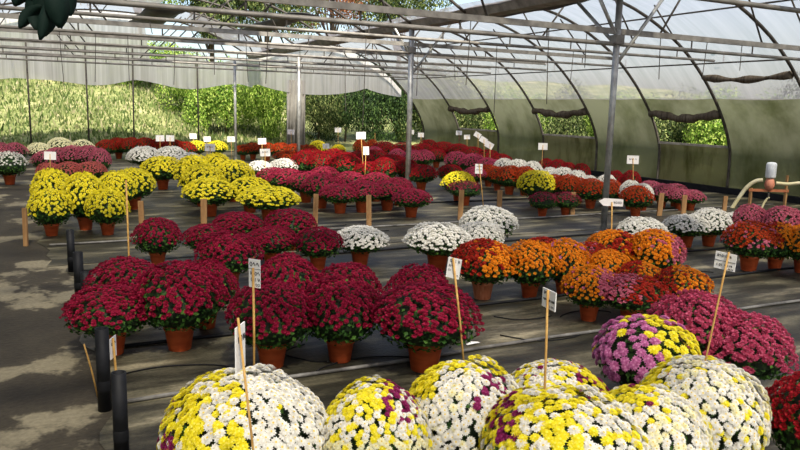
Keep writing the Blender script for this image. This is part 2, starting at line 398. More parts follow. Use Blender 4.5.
def spots(N, phmax, seed, jit=.35, keep=None, edge=.25):
    rr = random.Random(seed); out = []; i = 0
    zmin = math.cos(phmax)
    for i in range(N):
        z = 1-(1-zmin)*(i+.5)/N + rr.uniform(-1,1)*jit*(1-zmin)/N*4
        z = max(-.98, min(.9995, z)); ph = math.acos(z); az = (i*2.39996+rr.uniform(-jit,jit)*.25) % (2*math.pi)
        fade = (ph/phmax-(1-edge))/edge
        if fade > 0 and rr.random() < fade*.75: continue
        if keep and not keep(az, ph, rr): continue
        out.append((az, ph))
    return out
STY = {   # blooms, lowest polar angle, bloom radius, patchiness
 'pompon': (560, R_(92), .070, .06), 'dense': (500, R_(97), .082, .02), 'loose': (500, R_(97), .078, .08), 'big': (270, R_(108), .108, .10), 'show': (1000, R_(116), .074, .006), 'sparse': (260, R_(84), .072, .15)}
def head_pts(style, var):
    N, pm, b, gap = STY[style]; rr0 = random.Random(var*31+5); ph1, ph2 = rr0.uniform(0,6), rr0.uniform(0,6)
    keep = lambda az, ph, rr: rr.random() > gap*(1.0+.9*math.sin(3*az+ph1)*math.sin(4*ph+ph2))*(.35+ph)
    return spots(N, pm, var*17+3, keep=keep), b
MESH = {}
def bloom_mesh(style, var, colkey, pred):
    key = (style, var, colkey)
    if key in MESH: return MESH[key]
    pts, b = head_pts(style, var); L = lump(var); rr = random.Random(var*7+1); out = {}
    for az, ph in pts:
        p = dome_pt(az, ph, L, 1.0+rr.uniform(-.03,.035)); n = (dome_n(az, ph)+Vector((0,0,.25))+Vector((rr.uniform(-.25,.25), rr.uniform(-.25,.25), 0))).normalized()
        col = pred(p, rr) if pred else colkey
        mb = out.setdefault(col, MB()); bloom(mb, p, n, b*rr.uniform(.78,1.15), POM, rr)
    MESH[key] = {c: mb.mesh('blooms') for c, mb in out.items()}
    return MESH[key]
def leaf_quads(mb, p, n, s, rr):
    t = n.orthogonal(); q = rr.uniform(0, 6.28); t = (Matrix.Rotation(q, 3, n) @ t).normalized(); e = n.cross(t)
    mb.add([p, p+t*s*.45+e*s*.34+n*s*.06, p+t*s*.62+e*s*.16+n*s*.02, p+t*s*1.05-n*s*.12, p+t*s*.62-e*s*.16+n*s*.02, p+t*s*.45-e*s*.34+n*s*.06, p+t*s*.5-n*s*.03],
           [(0,1,6), (1,2,6), (2,3,6), (3,4,6), (4,5,6), (5,0,6)])
def foliage_mesh(var, style):
    key = ('fol', var, style)
    if key in MESH: return MESH[key]
    mb = MB(); rr = random.Random(var*13+2); L = lump(var)
    # dark inner mass
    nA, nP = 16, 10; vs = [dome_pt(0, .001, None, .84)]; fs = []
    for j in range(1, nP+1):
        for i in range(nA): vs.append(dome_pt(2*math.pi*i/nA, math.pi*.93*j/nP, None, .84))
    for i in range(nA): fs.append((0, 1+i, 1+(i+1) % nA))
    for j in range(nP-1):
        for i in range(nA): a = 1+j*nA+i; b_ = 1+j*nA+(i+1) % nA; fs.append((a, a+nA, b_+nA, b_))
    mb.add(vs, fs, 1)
    cnt = 640
    for i in range(cnt):
        z = 1-1.93*(i+.5)/cnt; ph = math.acos(z); az = i*2.39996
        p = dome_pt(az, ph, L, rr.uniform(.86,.955)); n = dome_n(az, ph)
        n = (n+Vector((rr.uniform(-.6,.6), rr.uniform(-.6,.6), rr.uniform(-.2,.7)))).normalized()
        leaf_quads(mb, p, n, rr.uniform(.1,.17), rr)
    MESH[key] = mb.mesh('foliage'); return MESH[key]
def pot_mesh():
    if 'pot' not in MESH:
        mb = MB()
        mb.lathe([(.001,0), (.068,0), (.071,.004), (.092,.132), (.097,.134), (.1,.138), (.102,.165), (.1,.17), (.094,.17), (.092,.15), (.001,.148)], 24)
        MESH['pot'] = mb.mesh('pot', True)
    return MESH['pot']
def one_bloom():
    if 'one' not in MESH:
        mb = MB(); bloom(mb, Vector((0,0,0)), Vector((0,0,1)), 1.0, DAISY, random.Random(3), 1); MESH['one'] = mb.mesh('bloom')
    return MESH['one']
def align(n, spin):
    z = n.normalized(); x = z.orthogonal().normalized(); x = Matrix.Rotation(spin, 3, z) @ x; y = z.cross(x)
    return Matrix((x, y, z)).transposed()

PLANT_N = [0]
def plant(cx, yb, yt, w, colour, label, style='pompon', pred=None, colkey=None, group=None, var=None, dusty=False, indiv=0, pot=True, tall=None):
    k = PLANT_N[0]; PLANT_N[0] += 1
    rr = random.Random(k*101+9)
    P = ground(cx, yb); D = math.hypot(P.x, P.y)+.08; P = Vector((P.x, P.y, 0))*(D/(D-.08))
    T = at_dist(cx, yt, D); R = w*depth(T)/(2*FPX); zt = T.z
    R = max(.15, min(.42, R))*(.985 if indiv else 1.05); zt = max(.36, min(.8, zt))
    yawr = math.atan2(P.x, P.y)
    facing = -yawr                        # local x to the viewer's right, local y away
    rz = facing if (pred or indiv) else rr.uniform(0, 6.28)
    t = thing('potted_chrysanthemum', label, 'potted flowers', P, rz, group)
    ps = max(.85, min(1.25, R/.28))
    if pot: link('pot', pot_mesh(), POTD if dusty else POT, t, (0,0,0.004), (ps, ps, ps))
    z0 = .13*ps; H = zt-z0
    S = (R, R, H/ASP)
    v = var if var is not None else k % 3
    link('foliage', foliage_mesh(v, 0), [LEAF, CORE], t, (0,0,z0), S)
    if not indiv:
        for c, me in bloom_mesh(style, v, colkey or colour, pred).items():
            o = link('blooms' if not pred else c+'_blooms', me, PET[c], t, (0,0,z0), S); o['kind'] = 'stuff'
            if pred: o['label'] = c+' blooms'
        return t
    # near plant: the hundred largest blooms one by one, the rest as one part per colour
    vv = 100+k
    N, pm, b, gap = STY[style]; keep = lambda az, ph, q: q.random() > gap*(.3+ph)
    pts = spots(N, pm, vv, keep=keep); L = lump(vv); lst = []
    for az, ph in pts:
        q = dome_pt(az, ph, L, 1+rr.uniform(-.02,.025)); n = (dome_n(az, ph)+Vector((0,0,.2))+Vector((rr.uniform(-.2,.2), rr.uniform(-.2,.2), 0))).normalized()
        col = pred(q, rr) if pred else colour
        pos = Vector((q.x*R, q.y*R, z0+q.z*H/ASP)); nn = Vector((n.x/R, n.y/R, n.z*ASP/H)).normalized()
        wp = P + Matrix.Rotation(rz, 3, 'Z') @ pos; wn = Matrix.Rotation(rz, 3, 'Z') @ nn
        d = CAM-wp; dep = depth(wp); sx = 400+FPX*(wp-CAM).dot(cR)/dep; sy = 225-FPX*(wp-CAM).dot(cU)/dep
        seen = max(0, wn.dot(d.normalized()))/dep**2 if -5 < sx < 805 and -5 < sy < 455 else 0
        lst.append((seen, pos, nn, b*R*rr.uniform(.85,1.12), col))
    lst.sort(key=lambda e: -e[0])
    for _, pos, nn, br, col in lst[:indiv]:
        o = link('bloom', one_bloom(), [PET[col], EYE if col in ('white','cream') else PET[col]], t, pos, (br, br, br))
        o.rotation_euler = align(nn, rr.uniform(0, 6.28)).to_euler(); o['label'] = col+' bloom'
    rest = {}
    for _, pos, nn, br, col in lst[indiv:]:
        bloom(rest.setdefault(col, MB()), pos, nn, br, DAISY, rr, 1)
    for col, mb in rest.items():
        o = obj(col+'_blooms', mb, [PET[col], EYE if col in ('white','cream') else PET[col]], t); o['kind'] = 'stuff'; o['label'] = 'remaining %s blooms' % col
    return t

# colour patches on multi-coloured heads: u = to the right, s = towards the top/back of the head
def us(p): return p.x, (p.z/ASP-.4)/.6*.85+.35*p.y
def pr_f1(p, r):
    u, s = us(p)
    if u < -.8 and r.random() < .3: return 'purple'
    if u < -.42-.25*s: return 'yellow' if r.random() < .88 else 'white'
    if u < .02 : return 'yellow' if r.random() < .34 else 'white'
    return 'yellow' if r.random() < .02 else 'white'
def pr_f2(p, r):
    u, s = us(p)
    if .12 < u < .7 and s > .25+.4*abs(u-.35) and r.random() < .62: return 'purple'
    if s > .42 and u < .3: return 'yellow' if r.random() < .85 else 'white'
    if s > .1: return 'yellow' if r.random() < .35 else 'white'
    return 'cream' if r.random() < .8 else 'yellow'
def pr_f3(p, r):
    u, s = us(p)
    if s > .74 and r.random() < .72: return 'yellow'
    if u < -.45 and s > .35: return 'yellow'
    if u > .12 and .2 < s < .75 and math.sin(9*u+1)*math.sin(8*s) > .1: return 'purple' if r.random() < .75 else 'white'
    return 'white' if r.random() < .85 else 'cream'
def pr_f4(p, r):
    u, s = us(p)
    if u < -.5 and s > .15: return 'purple' if r.random() < .45 else 'yellow'
    if u < .18: return 'yellow' if r.random() < .66 else 'white'
    return 'yellow' if r.random() < .22 else 'white'
def pr_f5(p, r):
    u, s = us(p)
    if u > .35 and s < .9: return 'yellow' if r.random() < .6 else 'purple'
    return 'yellow' if r.random() < .3 else ('white' if r.random() < .95 else 'purple')
def pr_f6(p, r):
    u, s = us(p)
    if s > .6 and u < .1: return 'yellow' if r.random() < .8 else ('purple' if r.random() < .4 else 'white')
    return 'yellow' if r.random() < .1 else ('white' if r.random() < .7 else 'cream')
def pr_f7(p, r):
    u, s = us(p)
    if u < -.5 and s > .1: return 'yellow' if r.random() < .85 else 'white'
    return 'yellow' if r.random() < .09 else ('white' if r.random() < .75 else 'cream')
def pr_pk(p, r):
    u, s = us(p)
    if u > .02-.25*s+.1 and s > -.2: return 'yellow' if r.random() < .82 else 'pink'
    return 'pink' if r.random() < .93 else 'yellow'
def halves(a, b, cut=0.0, slope=0.0, mix=.08):
    def f(p, r):
        u, s = us(p); c = a if u < cut+slope*s else b
        return (b if c == a else a) if r.random() < mix else c
    return f
def topmix(a, b, cut=.2, mix=.1):
    def f(p, r):
        u, s = us(p); c = a if s > cut+.25*math.sin(4*u) else b
        return (b if c == a else a) if r.random() < mix else c
    return f
def thirds(a, b, c):
    def f(p, r):
        u, s = us(p); u += r.uniform(-.12,.12)
        return a if u < -.2 else (b if u < .35 else c)
    return f

# --- front row (cut by the lower edge)
FR = 'chrysanthemum heads along the front'
plant(246,524,375,163,'white','big domed chrysanthemum, yellow on its left and white on its right, front left','show',pr_f1,group=FR,indiv=100)
plant(373,522,384,118,'white','domed chrysanthemum in yellow and cream with purple sprig on top right, front','show',pr_f2,group=FR,indiv=100)
plant(462,500,364,128,'white','white domed chrysanthemum with yellow crown and purple patches, front middle','show',pr_f3,group=FR,indiv=100)
plant(557,548,392,172,'white','foremost low yellow and white chrysanthemum with purple patch and sign cane in it','show',pr_f4,group=FR,indiv=100)
plant(553,462,364,108,'white','white and yellow chrysanthemum half hidden behind the foremost one','show',pr_f5,group=FR,indiv=100)
plant(640,522,388,126,'white','cream white chrysanthemum with yellow and purple back edge, between foremost and rightmost whites','show',pr_f6,group=FR,indiv=100)
plant(694,488,360,128,'white','tall white domed chrysanthemum with yellow left flank under the white price sign, front right','show',pr_f7,group=FR,indiv=100)
plant(818,500,372,118,'crimson','dark red chrysanthemum cut off by the right edge of the picture','pompon',group=FR)
plant(641,416,317,104,'pink','chrysanthemum half pink and half yellow behind the front white ones','big',pr_pk,group=FR,indiv=100)
plant(690,394,294,88,'magenta','magenta chrysanthemum dome behind the pink and yellow one','dense',group='magenta chrysanthemums')
plant(735,403,314,92,'magenta','magenta chrysanthemum dome right of cane, nearest the bare floor','dense',group='magenta chrysanthemums')

# --- burgundy bed
B = 'burgundy chrysanthemums left of centre'
bl = 'burgundy chrysanthemum in terracotta pot, '
for cx, yb, yt, w, lb in [
 (112,358,286,84,'front left corner beside the black pipes'), (180,353,264,84,'pot standing right of the corner plant'),
 (127,322,259,68,'bare cane rising from it, behind the corner plant'), (207,331,262,58,'half hidden behind the second front plant'),
 (272,371,284,86,'directly behind the pale handwritten sign'), (287,338,256,68,'tall one behind the one with the sign'),
 (340,365,278,80,'between the sign and the cane on the right'), (347,338,265,68,'behind the middle front plant'),
 (424,374,286,104,'large bushy one crossed by the right cane'), (417,345,267,66,'behind the large bushy one'),
 (158,267,219,45,'small one standing alone at the back left'), (207,263,225,46,'back row beside the lone small one'),
 (229,291,233,62,'middle row, left of the handwritten sign'), (238,249,213,48,'back row, just below the bright yellow clumps'),
 (290,251,210,50,'back row, beside a wooden stake'), (272,267,227,50,'between the back row and the tall one'), (318,271,228,48,'left of the small white one')]:
    plant(cx,yb,yt,w,'burgundy',bl+lb,'pompon' if w > 50 else 'pompon',group=B)

# --- centre whites
for cx, yb, yt, w, lb in [(360,267,227,53,'white chrysanthemum in terracotta pot between burgundy bed and path'),
 (437,272,224,62,'white chrysanthemum in terracotta pot, left of the three white ones in the centre'),
 (487,252,207,54,'white chrysanthemum at the back of the three white ones, before the stakes'), (479,262,223,46,'white chrysanthemum just behind the rust and orange plant')]:
    plant(cx,yb,yt,w,'white',lb,'dense',group='white chrysanthemums in the centre')

# --- orange bed
O = 'orange and red mixed chrysanthemums'
plant(482,301,241,62,'orange','half rust half orange chrysanthemum in dusty terracotta pot by the tilted sign','dense',halves('brick','orange',.02,.3),'o1',O,dusty=True)
plant(529,300,242,52,'orange','bright orange chrysanthemum in terracotta pot, second in the orange row','loose',topmix('orange','orange'),'o2',O)
plant(540,284,238,44,'brick','brick red chrysanthemum peeping out behind the bright orange one','pompon',group=O)
plant(563,297,240,46,'orange','orange chrysanthemum with pink lower left side, third in the orange row','pompon',halves('pink','orange',-.55,-.2),'o3',O)
plant(588,290,243,40,'brick','dark red chrysanthemum in the middle of the orange bed','pompon',topmix('brick','mauve',-.1),'o4',O)
plant(612,282,231,54,'brick','orange and dark red chrysanthemum at the back, below the arrow sign','dense',halves('orange','brick',-.25,.6),'o5',O)
plant(652,287,231,54,'orange','large orange chrysanthemum with mauve right side, back right of orange bed','dense',halves('orange','mauve',.45,.25),'o6',O)
plant(607,299,251,44,'orange','small-flowered orange chrysanthemum in the middle of the mixed bed','dense',group=O)
plant(637,307,262,46,'orange','yellow-orange chrysanthemum with red left side, mid bed','pompon',halves('brick','orange',-.1,.2),'o8',O)
plant(588,323,267,54,'orange','orange chrysanthemum with pink right side, leaning pot beside the low sign','loose',halves('orange','mauve',.25,-.1),'o9',O)
plant(630,328,276,66,'brick','mauve and brick red chrysanthemum at the front of the mixed bed','pompon',halves('mauve','brick',-.1,.2),'o10',O)
plant(679,320,267,54,'orange','orange chrysanthemum with dark red left side, right corner of mixed bed','pompon',halves('brick','orange',-.2,-.2),'o11',O)

# --- right edge group
Q = 'mixed chrysanthemums at the right edge'
plant(748,272,222,52,'rust','rust and orange chrysanthemum with pink front beside the white price sign','pompon',topmix('rust','mauve',-.15),'q1',Q)
plant(774,271,223,42,'orange','brick red and orange chrysanthemum, second from left at the right edge','pompon',halves('brick','orange',-.1,0),'q2',Q)
plant(801,274,226,46,'orange','orange chrysanthemum cut by the right edge','pompon',group=Q)
plant(748,248,205,34,'mauve','mauve chrysanthemum under the curved pale hose','pompon',group=Q)
plant(779,252,207,42,'mauve','mauve chrysanthemum in front of the wooden hose stand','pompon',group=Q)
plant(806,255,212,40,'mauve','mauve chrysanthemum at the right edge beside the hose stand','pompon',group=Q)
W = 'white chrysanthemums on the right'
plant(685,248,215,42,'white','white chrysanthemum in terracotta pot, left of the right-hand white pair','loose',group=W)
plant(708,247,209,40,'white','white chrysanthemum in terracotta pot, right of the right-hand white pair','loose',group=W)
plant(734,243,213,40,'white','white chrysanthemum below the lower end of pale hose','dense',group=W)
plant(640,255,218,45,'white','white chrysanthemum at the foot of the nearest tall steel post','dense',group=W)

def row(colour, desc, where, lst, style='pompon', group=None):
    lst = sorted(lst)
    for i, (cx, yb, yt, w) in enumerate(lst):
        if len(lst) == 1: lb = desc+' '+where
        else: lb = '%s, %s from left %s' % (desc, ORD[i], where)
        plant(cx, yb, yt, w, colour, lb, style, group=group or (desc+' '+where))
# --- raspberry bed
row('raspberry','raspberry chrysanthemum in terracotta pot','in the row behind the wooden stakes',
    [(411,218,189,38), (387,211,181,38), (362,213,181,40), (340,214,184,38), (321,209,174,38), (306,203,172,36)])
row('raspberry','raspberry chrysanthemum','in the back of the raspberry bed', [(288,199,169,36), (274,194,168,32), (324,199,167,32), (349,202,172,34), (376,202,173,32), (398,206,178,28)])
# --- crimson bed behind it
row('crimson','crimson chrysanthemum','in the front of the crimson bed', [(305,180,151,28), (322,181,152,30), (345,183,153,32), (370,186,162,32), (384,187,158,28), (421,191,165,30), (407,186,160,24)])
row('crimson','crimson chrysanthemum','in the middle of the crimson bed', [(312,173,149,26), (335,174,149,28), (360,175,151,28), (392,177,155,28), (375,172,150,26)])
row('crimson','crimson chrysanthemum','before the dark hedge', [(384,163,142,26), (402,162,143,26), (421,161,144,24), (436,168,149,20), (441,160,146,22)])
row('rust','rust orange chrysanthemum','under the hedge in the centre', [(360,160,140,14), (372,160,140,14)])
row('yellow','yellow chrysanthemum','under the dark hedge', [(318,160,141,17), (338,163,145,15)], 'dense')
row('magenta','pink chrysanthemum','around the second steel post', [(374,166,147,18), (397,168,149,18), (412,171,150,20), (424,171,150,20)])
row('magenta','pink chrysanthemum','in front of the right-hand reds', [(456,177,152,24), (472,179,154,26), (486,181,158,22), (474,188,167,22), (494,182,160,20)])
row('crimson','red chrysanthemum','along the foot of the right wall', [(428,158,140,20), (443,160,142,22), (458,163,144,22), (472,166,147,22), (487,170,150,24), (500,174,154,22)])
plant(450,188,165,26,'crimson','dark red chrysanthemum behind the single yellow one','pompon',group='single plants by the cross path')
plant(458,202,172,32,'yellow','single yellow chrysanthemum behind the raspberry one by the cross path','dense',group='single plants by the cross path')
plant(464,206,181,34,'raspberry','raspberry chrysanthemum in pot before the single yellow one','sparse',group='single plants by the cross path')
# --- rust row on the right
row('rust','rust orange chrysanthemum in terracotta pot','in the long rust row', [(488,187,165,22), (497,191,167,22), (509,195,166,28), (524,196,167,26), (553,203,175,26), (567,205,175,26), (578,204,178,22), (590,209,179,31), (610,208,180,24)])
row('white','cream white chrysanthemum','in the line behind the rust row', [(503,186,159,22), (517,188,160,24), (531,190,162,22), (549,194,168,22), (562,196,168,24), (575,198,171,22), (588,200,176,20), (605,205,175,22), (629,210,181,22), (642,212,184,18)], 'dense')
row('crimson','dark red chrysanthemum','against the right wall panel', [(545,186,159,18), (556,188,160,20), (567,190,163,18), (580,192,164,18)])
row('crimson','dark red chrysanthemum','against the wall beside the near post', [(614,198,171,18), (629,201,171,20)])
plant(535,207,171,36,'yellow','bright yellow chrysanthemum standing out in the rust row','loose',group='yellow plant in rust row')
row('raspberry','dark raspberry chrysanthemum in terracotta pot','before the rust row', [(542,217,192,28), (565,216,192,28)], 'sparse')
plant(635,217,186,31,'rust','rust orange chrysanthemum in pot, right of the near steel post','pompon',group='rust plants')
row('mauve','mauve pink chrysanthemum','in the row by the right wall', [(649,204,181,24), (661,209,184,26), (674,207,184,24), (679,211,189,24), (690,211,190,26)])
# --- yellow on the left
row('yellow','yellow chrysanthemum in terracotta pot','in the left yellow clump', [(52,237,190,40), (108,236,190,40), (86,231,174,42), (54,222,170,38), (134,210,169,40), (117,215,172,36)], 'loose')
row('yellow','bright yellow chrysanthemum','in the big centre left yellow block', [(163,190,157,40), (195,199,156,36), (216,194,154,32), (234,202,161,40), (210,217,179,50), (250,213,178,42), (269,222,187,58), (203,207,165,42)], 'loose')
row('yellow','small yellow chrysanthemum','by the far red row', [(197,159,141,19), (217,159,141,20)], 'loose')
row('white','white chrysanthemum','behind the yellow block', [(145,173,147,32), (172,173,147,32), (191,176,153,24)], 'dense')
row('white','white chrysanthemum','behind the raspberry bed', [(260,182,161,24), (285,180,159,28)], 'dense')
row('brick','rusty red chrysanthemum','in the far left red row', [(107,160,140,20), (119,159,138,20), (132,160,138,22), (146,161,138,22), (160,161,139,22), (174,162,140,22), (186,162,142,20)])
row('rust','rust red chrysanthemum','in the far centre row', [(243,160,145,16), (253,160,143,18), (267,161,143,20), (281,161,143,20), (295,163,144,20), (308,164,145,20)])
plant(287,169,151,26,'rust','orange chrysanthemum before the far rust red row','pompon',group='rust plants')
row('mauve','mauve pink chrysanthemum','in the far left mauve clump', [(46,176,151,24), (58,174,148,26), (74,174,146,28), (90,175,146,26), (101,178,149,20)])
row('salmon','salmon pink chrysanthemum','in front of the far left mauve clump', [(50,186,163,24), (70,186,162,26), (92,187,162,28)])
row('cream','cream yellow chrysanthemum','behind the far left mauve clump', [(40,164,143,22), (61,161,138,24), (83,161,140,22)], 'loose')
plant(10,185,152,32,'white','white chrysanthemum in terracotta pot alone at the left edge','sparse',group='plants at the left edge')
row('mauve','pinkish red chrysanthemum','at the far left edge', [(2,168,143,22), (16,166,143,22)])

# ------------------------------------------------------------------ signs
def scribble(mb, w, h, seed, lines, zoff, style=0):
    """rows of short handwritten strokes on a card lying in the local xz plane"""
    rr = random.Random(seed)
    for li, (zc, x0, x1, hh) in enumerate(lines):
        x = x0
        while x < x1:
            cw = hh*rr.uniform(.5,.8); pts = []
            kind = rr.randrange(4); n = 7
            for i in range(n):
                q = i/(n-1)
                if kind == 0: px, pz = math.cos(q*6.2)*.5+.5, math.sin(q*6.2)*.5
                elif kind == 1: px, pz = q, .5*math.cos(q*9)
                elif kind == 2: px, pz = .2+.1*q, .5-q
                else: px, pz = q, .5-abs(q-.4)*1.4
                pts.append((x+px*cw, zoff, zc+pz*hh))
            mb.tube(pts, max(.0012, hh*.09), 4)
            x += cw*1.45
def sign(label, px, pyt, pxb, pyb, D=None, base=None, card=None, lines=None, rule=None, seed=0, yaw=0.0, bz=0.0, tilt=0.0, arrow=False, group='price signs', r=.007, bare=False):
    """cane from the ground (or a pot) up, with a card near its top. card = (dx left, dx right, dy top, dy bottom) in metres about the cane top"""
    if base is None: b = ground(pxb, pyb); b.z = 0
    else: b = base.copy()
    D = math.hypot(b.x, b.y); top = at_dist(px, pyt, D)
    t = thing('cane_marker' if bare else 'sign_on_cane', label, 'cane' if bare else 'sign', b, -math.atan2(b.x, b.y)+yaw, group)
    loc = Matrix.Rotation(-t.rotation_euler.z, 3, 'Z') @ (top-b)
    obj('cane', MB().tube([(0,0,0), loc*.5+Vector((.004,0,0)), loc], r, 8), CANE, t, True)
    if bare: return t
    xl, xr, zt, zb = card; w, h = xr-xl, zt-zb
    if arrow:
        prof = [(xl,0), (xl+.05,zt), (xr,zt*.95), (xr,zb*.9), (xl+.05,zb)]
    else: prof = [(xl,zt), (xr,zt), (xr,zb), (xl,zb)]
    fr = [(x, r-.001, z) for x, z in prof]; bk = [(x, r+.003, z) for x, z in prof]; n = len(prof)
    mbc = MB().add(fr+bk, [tuple(range(n)), tuple(range(2*n-1, n-1, -1))]+[(i, n+i, n+(i+1) % n, (i+1) % n) for i in range(n)])
    c = obj('card', mbc, CARD, t); c.location = loc; c.rotation_euler = (0, tilt, 0)
    if lines:
        mbw = MB(); scribble(mbw, w, h, seed, [(zb+h*a, xl+w*x0, xl+w*x1, h*s) for a, x0, x1, s in lines], r-.0015)
        for a in (rule or []): mbw.tube([(xl, r-.0015, zb+h*a), (xr, r-.0015, zb+h*a)], .0012, 4)
        obj('writing', mbw, INK, c)
    return t
LN3 = [(.82,.12,.85,.16), (.5,.15,.35,.13), (.5,.55,.9,.13), (.28,.2,.35,.12), (.28,.55,.9,.12), (.1,.6,.9,.1)]
sign('pale handwritten two-part sign on cane before the burgundy bed', 253,268, 254,398, card=(-.035,.045,.05,-.115), lines=LN3, rule=[.66], seed=1, yaw=-.65)
sign('grey-white handwritten sign tilted on leaning cane before the rust and orange plant', 453,258, 466,388, card=(-.03,.055,.0,-.125), lines=[(.85,.15,.8,.14), (.6,.12,.45,.12), (.15,.6,.9,.12), (.38,.12,.3,.1)], seed=2, tilt=.12, yaw=-.3)
b4 = ground(557,548); b4 = Vector((b4.x, b4.y+.12, .12))
sign('handwritten card seen edge-on on a cane stuck in the foremost front plant', 548,290, 0,0, base=b4, card=(-.045,.05,.0,-.075), lines=[(.8,.15,.4,.16), (.45,.1,.9,.12), (.15,.6,.9,.14)], seed=3, yaw=-1.0, r=.005)
b7 = ground(694,488); b7 = Vector((b7.x, b7.y+.1, .12))
sign('white price sign with faint lines of writing on a cane in the front right plant', 729,252, 0,0, base=b7+Vector((.03,0,0)), card=(-.06,.035,-.008,-.085), lines=[(.8,.1,.7,.14), (.25,.12,.35,.14), (.28,.5,.85,.1), (.08,.7,.9,.1)], rule=[.5], seed=4, yaw=-.45, tilt=.05, r=.0045)
b1 = ground(274,640); b1 = Vector((b1.x, b1.y, 0))
sign('white card turned edge-on on a leaning cane before the front left plant', 238,318, 0,0, base=b1, card=(-.01,.065,-.03,-.17), lines=[(.7,.2,.8,.14)], seed=5, yaw=1.25, r=.004)
sign('small white card beside the black pipes at lower left', 113,338, 118,404, card=(-.03,.06,.0,-.12), lines=[(.7,.2,.8,.14)], seed=6, yaw=1.2)
sign('white arrow-shaped sign pointing left before the near steel post', 612,202, 610,279, card=(-.13,.11,.035,-.045), arrow=True, lines=[(.5,.62,.9,.3)], seed=7)
sign('square white sign on cane between the stakes and white plants', 479,164, 484,214, card=(-.06,.06,.0,-.16), lines=[(.75,.2,.8,.16), (.4,.2,.8,.16)], seed=8)
FARS = [(265,151,265,186,'white card above the pale far whites beside raspberry bed'), (262,140,262,170,'small white card before the rust red far row'), (160,137,160,168,'left of two white cards above the white plants at left'),
 (170,137,170,168,'right of two white cards above the white plants at left'), (193,135,194,160,'white card left of the small yellow pair'), (207,138,207,160,'white card between the small yellow pair'), (210,146,211,184,'white card rising out of the big yellow block'),
 (231,138,232,164,'white card next to the thin pale post'), (291,131,292,160,'tilted white card beside the thin front post'), (338,129,338,158,'white card on cane before the dark hedge'), (326,145,326,163,'white card between the two yellow hedge plants'),
 (361,134,364,186,'white card on tall cane in the crimson bed'), (366,149,364,190,'folded grey card on the shorter cane in crimson bed'), (411,131,411,158,'left of two white cards right of the second post'), (421,134,421,158,'right of two white cards right of the second post'),
 (459,132,459,158,'white card before the far right wall'), (467,136,467,160,'low white card before the far right wall'), (478,134,478,166,'upper left card of the slanting trio by the right wall'), (484,139,484,172,'middle card of the slanting trio by the right wall'), (490,144,490,178,'lower right card of the slanting trio by the right wall'),
 (543,145,540,186,'white card on cane above the cream row'), (633,158,633,206,'white card on cane beside the near steel post'), (50,154,50,188,'white card on cane over the far left mauve clump')]
for i, (px, pt, pxb, pyb, lb) in enumerate(FARS):
    sign(lb, px, pt, pxb, pyb, card=(-.105,.105,.045,-.11) if i not in (12,) else (-.06,.06,.05,-.12), lines=[(.55,.2,.8,.22)] if i in (0,6,7,21) else None, seed=20+i, yaw=random.uniform(-.3,.3), tilt=.5 if i in (17,18,19) else random.uniform(-.06,.06), group='far price signs')
sign('bare cane rising from the back left burgundy plant', 126,180, 130,312, bare=True, group='bare canes')
sign('brownish topped cane before the dark hedge', 375,133, 375,160, bare=True, group='bare canes')
sign('leaning bare cane beside the black pipes', 84,344, 98,398, bare=True, r=.005, group='bare canes')

# ------------------------------------------------------------------ wooden stakes
for i, (px, pb, pt, wd) in enumerate([(26,246,208,4), (142,228,201,5), (204,225,199,6), (315,227,194,5), (369,227,195,5), (460,220,190,5), (499,210,190,5), (572,216,192,5), (603,219,190,4), (659,216,193,5), (683,214,195,5), (724,211,196,4)]):
    b = ground(px, pb); top = at_dist(px, pt, math.hypot(b.x, b.y)); d = depth(b); hw = wd*d/FPX
    mbx = MB().box((0,0,top.z/2-.02), (hw, .035, top.z+.04)); o = obj('wooden_stake', mbx, WOOD)
    o.location = (b.x, b.y, 0); o.rotation_euler = (0, R_([1,-1,.5,1.5,-1.5,1,0,-1,1,2,0,1][i]), R_(-27+i*3 % 11))
    tag(o, 'flat wooden stake, %s from left in the row along the cross path' % ORD[i], 'stake', 'wooden stakes along the cross path')

# ------------------------------------------------------------------ pipes and hoses
for k, (px, pb, pt, rad, lb) in enumerate([(72,272,230,.036,'farthest black upright pipe at the path edge'), (80,300,252,.04,'taller of the close black pipes beside the corner burgundy plant'), (87,306,272,.04,'shorter black pipe touching the corner burgundy plant'),
   (105,410,328,.036,'black upright pipe at the path edge beside the small white card'), (122,462,372,.034,'nearest black upright pipe, cut by the lower edge')]):
    b = ground(px, pb); top = at_dist(px, pt, math.hypot(b.x, b.y)); h = top.z
    t = thing('riser_pipe', lb, 'pipe', (b.x, b.y, 0), 0, 'black riser pipes')
    mbx = MB().lathe([(.001,0), (rad,0), (rad,h), (rad*.82,h), (rad*.82,h-.12), (.001,h-.12)], 18)
    obj('tube', mbx, BLK, t, True); obj('collar', MB().lathe([(rad,h*.25), (rad*1.05,h*.26), (rad*1.05,h*.36), (rad,h*.37)], 18), BLK, t, True)
for k, (y, x0, lb) in enumerate([(4.13,.3,'nearest grey irrigation pipe lying across the bed floor'), (5.12,.3,'second irrigation pipe lying under the burgundy plants'), (6.27,3.2,'third irrigation pipe, behind the orange plants'), (7.64,.3,'fourth irrigation pipe, by the lone burgundy plant'), (9.2,.1,'pale pipe lying along the row of wooden stakes'), (11.3,4.5,'thin pipe lying before the raspberry plants')]):
    n = 20; pth = [(x0+(12.9-x0)*i/n, y+.015*math.sin(i*1.7+k), .02) for i in range(n+1)]
    tag(obj('irrigation_pipe', MB().tube(pth, .013, 8), HOSEG if k in (0,4) else BLK, smooth=True), lb, 'pipe', 'irrigation pipes on the floor')
rr = random.Random(5)
